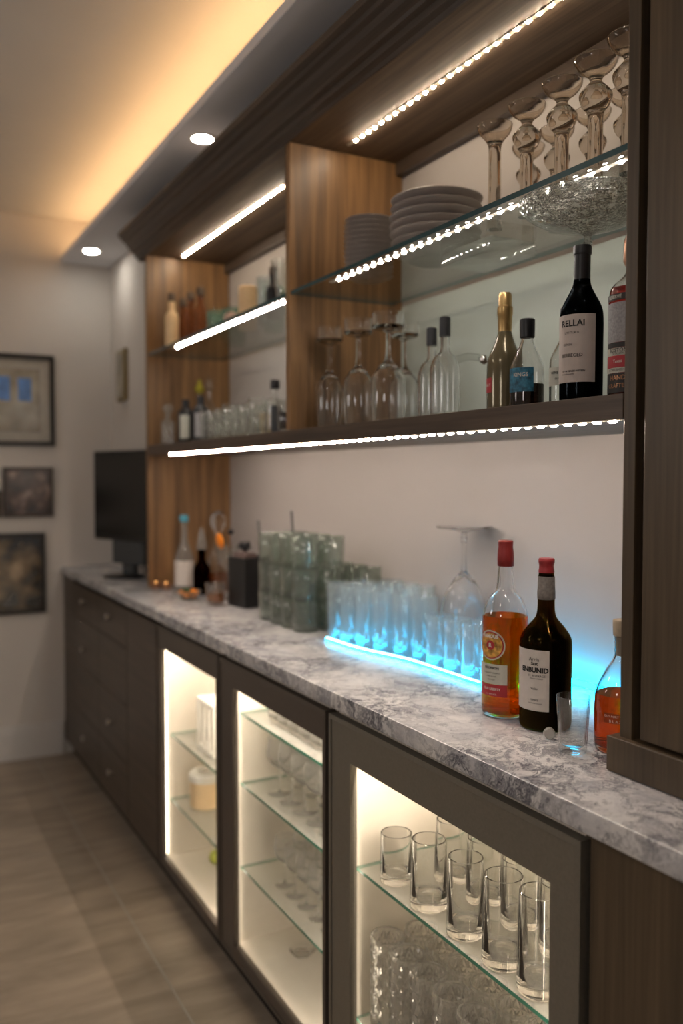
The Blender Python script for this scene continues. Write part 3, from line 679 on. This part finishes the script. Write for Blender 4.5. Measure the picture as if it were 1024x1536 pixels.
# sage glass stack
sgm = tag(link('sage_tumbler', lt(tumbler_prof(.036, .0385, .088, .0025, .010), 60, lambda a, z: 1+.025*cos(14*a)), M['sage'], None, True, 60), 'ribbed sage-green tumbler in the big three-tier stack', 'tumbler', 'sage tumblers in the three-tier stack')
first = True
for tier in range(3):
    for x in (1.072, 1.151):
        for k in range(4):
            loc = (x+random.uniform(-.0002, .0002), 2.412-k*.0795, CT+tier*.0885)
            if first: sgm.location = loc; first = False
            else: dup(sgm, loc, rz=random.uniform(0, 1))
for tier in range(2):
    for y in (2.275, 2.195, 2.116):
        dup(sgm, (1.240, y, CT+tier*.0885), label='ribbed sage-green tumbler in the lower two-tier stack by the wall', group='sage tumblers by the wall')
def stick(name, p0, p1, lab, m, r=.0035):
    t = tag(link(name, tube(nb(), [(0, 0, 0), tuple(b_-a_ for a_, b_ in zip(p0, p1))], r, 8), m), lab, 'stirrer'); t.location = p0
stick('stirrer', (1.155, 2.42, CT+.190), (1.165, 2.462, CT+.325), 'dark stirrer poking out of the sage tumbler stack', M['stand'])

# ---- far cluster on the worktop
def simple(name, lab, cat, loc, prof, m, seg=28, group=None, cap=None, capm=None, capname='cap', rz=0, mod=None):
    if cap:
        t = thing(name, lab, cat, loc, rz, group); link('glass_body', lt(prof, seg, mod), m, t, True, 50); link(capname, lt(cap, 20), capm, t, True, 50); return t
    t = tag(link(name, lt(prof, seg, mod), m, None, True, 50), lab, cat, group); t.location = loc; return t
def bp(r, h, hs, rn):     # closed bottle outline: radius, total height, shoulder height, neck radius
    return [(0, 0)]+smoothprof([(r*.93, 0), (r, .008), (r, hs*.6), (r*.98, hs), (r*.6, hs+(h-hs)*.3), (rn, hs+(h-hs)*.5), (rn, h)], 4)+[(0, h)]
def cpf(r, z0, z1): return [(0, z0-.001), (r, z0), (r*1.05, z0+.004), (r*1.02, z1-.003), (r*.9, z1), (0, z1)]
t = simple('water_bottle', 'clear bottle with pale blue cap beside the end panel', 'bottle', (1.055, 3.185, CT), bp(.037, .262, .12, .013), M['milky'], cap=cpf(.016, .262, .288), capm=M['blue'])
link('label', patch(.0378, pi*.75, pi*1.75, .02, .115), M['labelw'], t)
t = simple('syrup_bottle', 'dark bottle with tall pale pointed stopper next to the blue-capped one', 'bottle', (1.075, 3.045, CT), bp(.032, .165, .095, .015), M['cola'], cap=[(0, .165), (.018, .165), (.019, .175), (.012, .215), (.006, .245), (0, .247)], capm=M['milky'], capname='stopper')
t = simple('crystal_decanter', 'cut crystal decanter with large faceted stopper behind the cocktail glass', 'decanter', (1.150, 3.075, CT), [(0, 0)]+smoothprof([(.040, 0), (.044, .01), (.044, .10), (.030, .15), (.014, .18), (.013, .215)], 3)+[(0, .215)], M['thin'], 12,
  cap=[(0, .214), (.012, .216), (.014, .228), (.028, .250), (.030, .275), (.018, .300), (0, .306)], capm=M['glass'], capname='stopper')
link('whisky', lt([(0, .006), (.037, .006), (.040, .012), (.040, .075), (0, .075)], 24), M['amberthin'], t, True)
t = simple('cocktail_glass', 'stemmed cocktail glass garnished with a bright orange slice', 'glass', (1.105, 2.862, CT), [(0, 0), (.034, .001), (.034, .003), (.006, .008), (.004, .012), (.004, .09), (.010, .10)]+[(.030, .125), (.038, .160), (.041, .195), (.039, .195), (.035, .16), (.027, .128), (0, .106)], M['thin'])
b = nb(); lathe(b, [(0, -.004), (.026, -.004), (.029, 0), (.026, .004), (0, .004)], 24)
bmesh.ops.rotate(b, verts=b.verts, cent=(0, 0, 0), matrix=Matrix.Rotation(radians(80), 3, 'Y')); bmesh.ops.translate(b, verts=b.verts, vec=(-.030, -.006, .208))
link('orange_slice', b, M['orange'], t, True); link('olive', lathe(nb(), smoothprof([(.0008, -.011), (.010, -.005), (.011, .003), (.0008, .012)], 4), 14, cx=.008, cy=-.012, z0=.240), M['blackcap'], t, True)
link('cocktail_pick', tube(nb(), [(.004, 0, .14), (.008, -.012, .25)], .0015, 6), M['chrome'], t)
t = simple('tumbler', 'low tumbler of amber drink catching copper light in front of the cocktail glass', 'glass', (1.025, 2.770, CT), tumbler_prof(.030, .034, .075, .002, .010), M['thin'])
link('drink', lt([(0, .0105), (.028, .0105), (.030, .040), (0, .040)], 24), M['amberthin'], t, True)
t = simple('garnish_bowl', 'low dark green bowl of orange garnish on the worktop', 'bowl', (.985, 2.93, CT), [(0, 0), (.025, 0), (.030, .004), (.045, .030), (.044, .034), (.040, .031), (.026, .008), (0, .007)], M['sage'])
link('orange_peel', lt([(0, .008), (.026, .009), (.038, .028), (.020, .036), (0, .038)], 16, lambda a, z: 1+.08*sin(5*a)), M['orange'], t, True)
link('leaf', lt([(0, .03), (.012, .034), (.016, .041), (0, .046)], 10, lambda a, z: 1+.3*sin(3*a), cx=-.014, cy=-.022), M['green'], t, True)
for p, lab in (((.976, 3.295), 'tiny copper tealight cup at the foot of the end panel, outer one'), ((1.004, 3.255), 'tiny copper tealight cup at the foot of the end panel, inner one')):
    t = simple('tealight', lab, 'tealight', (*p, CT), tumbler_prof(.017, .019, .024, .002, .005), M['copper'])
    link('flame', lathe(nb(), [(0, 0), (.004, .004), (.003, .010), (0, .016)], 10, z0=.010), emit('flame_glow', (1., .45, .12), 12.), t, True)
# black caddy
t = thing('napkin_caddy', 'open black box caddy on the worktop left of the sage tumblers', 'caddy', (1.125, 2.700, CT), radians(8))
b = nb(); w = .055; h = .165
box(b, -w, w, -w, w, 0, .006); box(b, -w, -w+.004, -w, w, .006, h); box(b, w-.004, w, -w, w, .006, h); box(b, -w+.004, w-.004, -w, -w+.004, .006, h); box(b, -w+.004, w-.004, w-.004, w, .006, h)
link('box', b, M['plastic'], t)
b = nb()
for k in range(5): box(b, -.045+k*.009, -.039+k*.009, -.045, .045, .0065, .178+.003*(k % 2))
link('napkins', b, M['napkin'], t)
tt = simple('bitters_bottle', 'round black-topped bitters bottle standing right behind the black caddy', 'bottle', (1.160, 2.835, CT), bp(.019, .180, .12, .010), M['blackcap'], cap=cpf(.020, .180, .205), capm=M['blackcap'])
stick('stirrer', (1.158, 2.668, CT+.008), (1.150, 2.690, CT+.285), 'dark stirrer standing in the black caddy', M['stand'])

# ---- monitor
P1, P2 = Vector((.895, 3.985)), Vector((1.045, 3.545)); mid = (P1+P2)/2; L = (P2-P1).length; az = atan2((P2-P1).y, (P2-P1).x)
t = thing('monitor', 'black desktop monitor on a round base at the far end of the worktop', 'monitor', (mid.x-.005, mid.y-.03, CT), az)
hz = .155
link('screen_housing', bx(-L/2, L/2, 0, .025, hz, hz+.392, .004), M['plastic'], t)
link('screen', bx(-L/2+.008, L/2-.008, -.0015, .002, hz+.022, hz+.384), M['screen'], t)
link('stand_neck', (lambda b: (box(b, -.10, .13, .006, .035, .055, hz+.02, .006), box(b, -.03, .05, .012, .040, .010, .06), b)[-1])(nb()), M['stand'], t)
link('base', lt([(0, 0), (.088, 0), (.090, .004), (.086, .009), (.03, .013), (0, .013)], 40), M['plastic'], t, True)

# ------------------------------------------------------------------ left bay, wooden shelf
simple('perfume_decanter', 'pale frosted bottle with round ball stopper next to the end panel', 'bottle', (1.010, 3.235, WS), bp(.026, .115, .085, .010), M['milky'], cap=[(0, .114), (.008, .115)]+[(.020*sin(a), .138-.020*cos(a)) for a in [.5, .9, 1.3, 1.7, 2.1, 2.6]]+[(0, .158)], capm=M['milky'], capname='stopper')
for (p, lab, lm) in [((1.045, 3.125), 'black bottle with pale stripe label, first of the dark pair', M['labelc']), ((1.050, 2.975), 'black bottle with grey label, second of the dark pair', M['labelg'])]:
    t = simple('dark_bottle', lab, 'bottle', (*p, WS), bp(.031, .165, .115, .014), M['blackcap'])
    l = link('label', patch(.0322, camang(*p, 10)-.55, camang(*p, 10)+.55, .02, .105), lm, t)
simple('decanter', 'tall clear decanter with yellow-green pear stopper behind the dark pair', 'decanter', (1.150, 3.270, WS), bp(.033, .205, .13, .010), M['thin'], cap=[(0, .204), (.008, .206), (.017, .216), (.018, .226), (.008, .240), (.009, .250), (0, .262)], capm=M['yellow'], capname='stopper')
simple('decanter', 'tall slim clear decanter with glass ball stopper in the middle of the left bay', 'decanter', (1.150, 3.160, WS), bp(.030, .205, .13, .009), M['thin'], cap=[(0, .204), (.008, .206), (.016, .218), (.012, .232), (.013, .245), (0, .262)], capm=M['thin'], capname='stopper')
ls = simple('tumbler', 'small clear tumbler in the crowded front row of the left bay', 'glass', (1.025, 2.825, WS), tumbler_prof(.026, .030, .105, .002, .014), M['thin'], group='small tumblers in the left bay front row')
for k, y in enumerate((2.755, 2.685, 2.615, 2.545, 2.475, 2.405)): dup(ls, (1.025+.004*(k % 2), y, WS), sc=(1, 1, .9+.15*(k % 3)/2))
for k, y in enumerate((3.02, 2.95, 2.88, 2.81, 2.74, 2.67, 2.60, 2.53)): dup(ls, (1.125+.005*(k % 2), y, WS), label='small clear tumbler in the rear row of the left bay', group='small tumblers in the left bay rear row', sc=(1, 1, 1.05+.12*(k % 2)))
t = simple('tumbler', 'small tumbler with a cream filling at the right of the left bay row', 'glass', (1.06, 2.475, WS), tumbler_prof(.024, .026, .10, .002, .010), M['thin'])
t.location = (1.088, 2.475, WS)
link('filling', lt([(0, .011), (.021, .011), (.023, .075), (0, .075)], 20), M['candle'], t, True)
t = simple('square_bottle', 'clear bottle with black cap beside the divider in the left bay', 'bottle', (1.075, 2.385, WS), bp(.027, .140, .10, .011), M['thin'], cap=cpf(.014, .140, .168), capm=M['blackcap'])
link('label', patch(.0276, camang(1.075, 2.385, 10)-.3, camang(1.075, 2.385, 10)+.9, .01, .09), M['stand'], t)
t = simple('tumbler', 'small clear glass touching the divider in the left bay', 'glass', (1.035, 2.215, WS), tumbler_prof(.026, .028, .095, .002, .012), M['thin'])
link('dark_drink', lt([(0, .013), (.023, .013), (.024, .06), (0, .06)], 20), M['cola'], t, True)

# left bay, glass shelf
ab = [((1.010, 3.175), 'pale amber bottle with dark cap nearest the end panel', 'milky'), ((1.075, 3.240), 'amber bottle with dark cap behind the pale one', 'amberthin'), ((1.065, 3.120), 'amber bottle with dark cap, third from the end panel', 'amberthin'), ((1.070, 3.025), 'amber bottle with dark cap, nearest the teal glass', 'amberthin')]
for p, lab, m in ab:
    simple('amber_bottle', lab, 'bottle', (*p, GS), bp(.025, .175, .12, .012), M[m] if m != 'milky' else M['candle'], cap=cpf(.014, .175, .205), capm=M['stopper'], group='amber bottles on the left glass shelf')
simple('teal_glass', 'low teal glass tumbler beside the amber bottles', 'glass', (1.075, 2.870, GS), tumbler_prof(.034, .038, .095, .003, .010), M['teal'])
simple('teal_jar', 'wide pale teal jar at the back of the left glass shelf', 'jar', (1.190, 3.000, GS), tumbler_prof(.042, .045, .135, .003, .010), M['teal'])
simple('teal_bowl', 'small teal bowl in front of the cream candle', 'bowl', (1.050, 2.755, GS), tumbler_prof(.024, .040, .050, .003, .010), M['teal'])
t = thing('candle', 'thick cream pillar candle on the left glass shelf', 'candle', (1.100, 2.655, GS)); link('wax', lt([(0, 0), (.029, 0), (.030, .003), (.030, .138), (.026, .142), (0, .136)], 28), M['candle'], t, True); link('wick', tube(nb(), [(0, 0, .135), (.001, 0, .152)], .0012, 6), M['ink'], t)
simple('trinket_pot', 'tiny pink round pot on the left glass shelf', 'pot', (1.020, 2.595, GS), [(0, 0), (.014, 0), (.024, .012), (.026, .024), (.020, .036), (.008, .042), (0, .044)], M['pink'])
simple('teal_jar', 'green glass jar right of the cream candle', 'jar', (1.195, 2.660, GS), tumbler_prof(.036, .038, .150, .003, .010), M['teal'])
simple('pale_jar', 'pale clear jar between the green jar and the small dark bottle', 'jar', (1.120, 2.540, GS), tumbler_prof(.032, .034, .150, .003, .010), M['milky'])
simple('dark_bottle', 'slim dark bottle near the divider on the left glass shelf', 'bottle', (1.095, 2.440, GS), bp(.022, .135, .09, .010), M['blackcap'], cap=cpf(.012, .135, .158), capm=M['stopper'])
simple('martini_glass', 'conical smoky glass touching the divider on the left glass shelf', 'glass', (1.070, 2.325, GS), [(0, 0), (.018, 0), (.018, .003), (.012, .02), (.032, .150), (.030, .150), (.010, .022), (0, .018)], M['thin'])

# ------------------------------------------------------------------ inside the near cabinet
SA = .5525
bt = None
for k, (y, r, h, lab) in enumerate([(1.432, .031, .098, 'short straight tumbler, farthest on the upper shelf of the near cabinet'), (1.318, .0345, .128, 'tumbler second from the far side on the near cabinet shelf'), (1.205, .0335, .138, 'tapered tumbler in the middle of the near cabinet shelf'), (1.102, .0345, .148, 'tall tumbler, second from the near door stile'), (1.014, .0345, .158, 'tallest tumbler, closest to the near door stile')]):
    o = tag(link('tumbler', lt(tumbler_prof(r*(1.04 if k != 2 else 1.0), r*.93 if k else r, h, .0028, .016), 40), M['glass'], None, True, 50), lab, 'glass', 'tumblers on the near cabinet shelf'); o.location = (.905, y, SA)
    if k == 1: bt = o
for (x, y) in [(.99, 1.36), (.99, 1.26), (.99, 1.16), (.99, 1.06), (.99, .96), (.93, .930)]: 
    if x == .93: continue
    dup(bt, (x, y, SA), label='clear tumbler in the second row of the near cabinet shelf', group='second row tumblers in the near cabinet', sc=(1, 1, 1.05))
fl = simple('carafe', 'slim clear carafe standing at the back of the near cabinet', 'carafe', (1.10, 1.42, SA), [(0, 0)]+smoothprof([(.034, 0), (.036, .01), (.036, .09), (.020, .13), (.011, .16), (.012, .21)], 3)+[(.010, .21), (.009, .16), (0, .13)], M['thin'], group=None)
dup(fl, (1.12, 1.27, SA), label='second slim clear carafe at the back of the near cabinet')
# crystal tumblers with a diamond lattice
def crystal(r, h, seg=15, rows=8):
    bm = nb(); rings = []
    for i in range(rows+1):
        z = .004+(h-.010)*i/rows; off = .5*(i % 2)
        rings.append([bm.verts.new(((r)*cos(2*pi*(k+off)/seg), (r)*sin(2*pi*(k+off)/seg), z)) for k in range(seg)])
    for i in range(rows):
        A, B = rings[i], rings[i+1]; o = i % 2
        for k in range(seg):
            j = (k+1) % seg
            if o == 0: t1, t2 = (A[k], A[j], B[k]), (A[j], B[j], B[k])
            else: t1, t2 = (A[k], B[j], B[k]), (A[k], A[j], B[j])
            for q in (t1, t2):
                f = bm.faces.new(q)
                c = f.calc_center_median(); m = Vector((c.x, c.y, 0)).normalized()
                nv = bm.verts.new(c - m*.0030)
                vs = list(f.verts); bm.faces.remove(f)
                for a_ in range(3): bm.faces.new((vs[a_], vs[(a_+1) % 3], nv))
    # rim, inner wall and base
    top = [bm.verts.new(((r-.0015)*cos(2*pi*k/seg), (r-.0015)*sin(2*pi*k/seg), h)) for k in range(seg)]
    inn = [bm.verts.new(((r-.007)*cos(2*pi*k/seg), (r-.007)*sin(2*pi*k/seg), h-.002)) for k in range(seg)]
    ib = [bm.verts.new(((r-.007)*cos(2*pi*k/seg), (r-.007)*sin(2*pi*k/seg), .016)) for k in range(seg)]
    bb = [bm.verts.new(((r-.004)*cos(2*pi*k/seg), (r-.004)*sin(2*pi*k/seg), 0)) for k in range(seg)]
    for k in range(seg):
        j = (k+1) % seg; T = rings[-1]
        if rows % 2: bm.faces.new((T[k], T[j], top[j])); bm.faces.new((T[k], top[j], top[k]))
        else: bm.faces.new((T[k], T[j], top[j], top[k]))
        bm.faces.new((top[k], top[j], inn[j], inn[k])); bm.faces.new((inn[k], inn[j], ib[j], ib[k])); bm.faces.new((bb[k], bb[j], rings[0][j], rings[0][k]))
    bm.faces.new(ib); bm.faces.new(bb[::-1]); return bm
cr = tag(link('crystal_glass', crystal(.036, .185), M['litcrystal']), 'diamond-cut crystal glass in the front row on the lower shelf of the near cabinet', 'glass', 'cut crystal glasses, front row'); cr.location = (.912, 1.475, .2355)
for k in range(1, 8): dup(cr, (.912, 1.475-k*.0735, .2355), rz=.05*k)
c2 = tag(link('crystal_glass', crystal(.036, .185), M['litcrystal']), 'diamond-cut crystal glass in the rows behind, lower shelf of the near cabinet', 'glass', 'cut crystal glasses, rear rows'); c2.location = (.988, 1.465, .2355)
for x in (.988,):
    for k in range(7):
        if (x, k) != (.988, 0): dup(c2, (x, 1.465-k*.0745, .2355), rz=.1*k, label='diamond-cut crystal glass in the rows behind, lower shelf of the near cabinet', group='cut crystal glasses, rear rows')

# ------------------------------------------------------------------ inside the middle cabinet
sp = simple('small_globe_glass', 'small round glass on the top shelf of the middle cabinet', 'glass', (.915, 2.020, .7225), [(0, 0)]+smoothprof([(.014, 0), (.018, .004), (.025, .022), (.024, .042), (.016, .058), (.018, .066)], 3)+[(.016, .066), (.014, .058), (.022, .04), (.022, .022), (0, .006)], M['litglass'], 20, 'small round glasses on the top shelf')
for k in range(1, 7): dup(sp, (.915, 2.020-k*.060, .7225))
for k in range(7): dup(sp, (.985, 2.030-k*.060, .7225), label='small round glass in the back row of the middle cabinet top shelf', group='small round glasses, back row')
def wg(r, h, flip=False):
    p = smoothprof([(r*.85, 0), (r*.86, .0015), (.012, .004), (.004, .010), (.0035, h*.40), (.008, h*.45), (r*.75, h*.56), (r, h*.72), (r*.96, h*.88), (r*.86, h)], 4)
    return [(0, 0)]+p+[(r*.84, h), (r*.94, h*.88), (r*.97, h*.72), (r*.7, h*.575), (0, h*.48)]
w1 = tag(link('wine_glass', lt(wg(.034, .150), 24), M['litglass'], None, True, 60), 'stemmed wine glass on the second shelf of the middle cabinet', 'wine glass', 'wine glasses on the second shelf'); w1.location = (.925, 2.03, .5305)
for r_, x in enumerate((.925, 1.0, 1.075)):
    for k in range(6):
        if (r_, k) != (0, 0): dup(w1, (x, 2.03-k*.073+.02*(r_ % 2), .5305))
w2 = tag(link('sherry_glass', lt(wg(.028, .130), 22), M['litglass'], None, True, 60), 'short stemmed glass on the third shelf of the middle cabinet', 'glass', 'stemmed glasses on the third shelf'); w2.location = (.925, 2.00, .3005)
for r_, x in enumerate((.925, .99, 1.055)):
    for k in range(6):
        if (r_, k) != (0, 0): dup(w2, (x, 2.00-k*.064+.02*(r_ % 2), .3005))
simple('glass_coaster', 'single small clear dish on the floor of the middle cabinet', 'dish', (.985, 2.02, .0925), [(0, 0), (.024, 0), (.034, .012), (.032, .014), (.022, .004), (0, .004)], M['glass'])

# ------------------------------------------------------------------ inside the far glass cabinet
t = thing('lantern', 'white slatted lantern box on the upper shelf of the narrow glass cabinet', 'lantern', (.955, 2.530, .5025))
b = nb()
box(b, -.055, .055, -.075, .075, 0, .010); box(b, -.055, .055, -.075, .075, .145, .158)
for y in (-.075, -.030, .018, .063): box(b, -.055, -.045, y, y+.012, .010, .145); box(b, .045, .055, y, y+.012, .010, .145)
for x in (-.02, .015): box(b, x, x+.010, -.075, -.065, .010, .145); box(b, x, x+.010, .065, .075, .010, .145)
link('slatted_box', b, M['white'], t); link('candle', lt([(0, .0105), (.022, .0105), (.022, .09), (0, .09)], 20), M['candle'], t, True)
t = thing('canister', 'round cream canister on the lower shelf of the narrow glass cabinet', 'canister', (.950, 2.660, .2835))
link('body', lt([(0, 0), (.050, 0), (.053, .004), (.053, .085), (0, .085)], 32), M['candle'], t, True); link('lid', lt([(0, .086), (.057, .086), (.058, .090), (.057, .108), (.052, .112), (0, .113)], 32), M['white'], t, True)
simple('wine_glass', 'clear stemmed glass standing on the cream canister lid', 'wine glass', (.950, 2.660, .3970), wg(.027, .088), M['glass'])
simple('lime', 'small yellow-green lime on the floor of the narrow cabinet', 'fruit', (.975, 2.640, .0925), smoothprof([(.0008, 0), (.018, .006), (.023, .020), (.017, .036), (.0008, .044)], 4), pm('lime_skin', (.5, .55, .08), .4))

# ------------------------------------------------------------------ fill lamps added out of view for general brightness
for (x, y, lab) in [(-1.0, 2.9, 'added unseen fill lamp on the ceiling over the open floor left of the bar'), (-1.0, .6, 'added unseen fill lamp on the ceiling left of the viewer')]:
    t = thing('ceiling_fill_lamp', lab, 'fill lamp', (x, y, ZC-.04))
    link('rim', lt([(.16, 0), (.17, .002), (.17, .04), (.155, .04), (.155, .004), (.16, 0)], 36), M['white'], t, True)
    link('diffuser', lt([(0, .002), (.155, .004), (.155, .012), (0, .012)], 32), M['room'], t)

w = bpy.data.worlds.new('World'); S.world = w; w.use_nodes = True
w.node_tree.nodes['Background'].inputs[0].default_value = (.5, .47, .44, 1); w.node_tree.nodes['Background'].inputs[1].default_value = .2

for (x, y, lab) in [(-1.25, 2.5, 'added unseen fill globe hanging over the open floor'), (-1.25, .1, 'added unseen fill globe left of the viewer')]:
    t = thing('pendant_fill_lamp', lab, 'pendant lamp', (x, y, 1.75))  # unseen globes added to raise the ambient light
    link('globe', lt([(0, -.15)]+[(.15*sin(pi*k/12), -.15*cos(pi*k/12)) for k in range(1, 12)]+[(0, .15)], 28), M['globe'], t, True)
    link('cord', lt([(0, .14), (.03, .142), (.03, .165), (.004, .17), (.004, ZC-1.751), (0, ZC-1.751)], 12), M['plastic'], t)
# ------------------------------------------------------------------ camera
cam = bpy.data.cameras.new('Camera'); co = bpy.data.objects.new('Camera', cam); C.objects.link(co)
cam.sensor_fit = 'VERTICAL'; cam.sensor_height = 36; cam.sensor_width = 24; cam.lens = 1300/1536*36
co.location = (0, 0, 1.354); co.rotation_euler = (radians(90-2.3346), 0, radians(-28.6213))
cam.clip_start = .05
cam.dof.use_dof = True; cam.dof.focus_distance = 1.42; cam.dof.aperture_fstop = 2.0
S.camera = co
S.view_settings.view_transform = 'Standard'; S.view_settings.look = 'None'; S.view_settings.gamma = 1; S.view_settings.use_curve_mapping = False
S.view_settings.exposure = 0.0
cy = S.cycles
cy.use_denoising = True
try: cy.denoiser = 'OPENIMAGEDENOISE'
except Exception: pass
cy.max_bounces = 14; cy.diffuse_bounces = 4; cy.glossy_bounces = 5; cy.transmission_bounces = 12; cy.transparent_max_bounces = 40
cy.caustics_reflective = True; cy.caustics_refractive = True; cy.blur_glossy = .6
cy.sample_clamp_indirect = 6.0
cy.use_light_tree = True
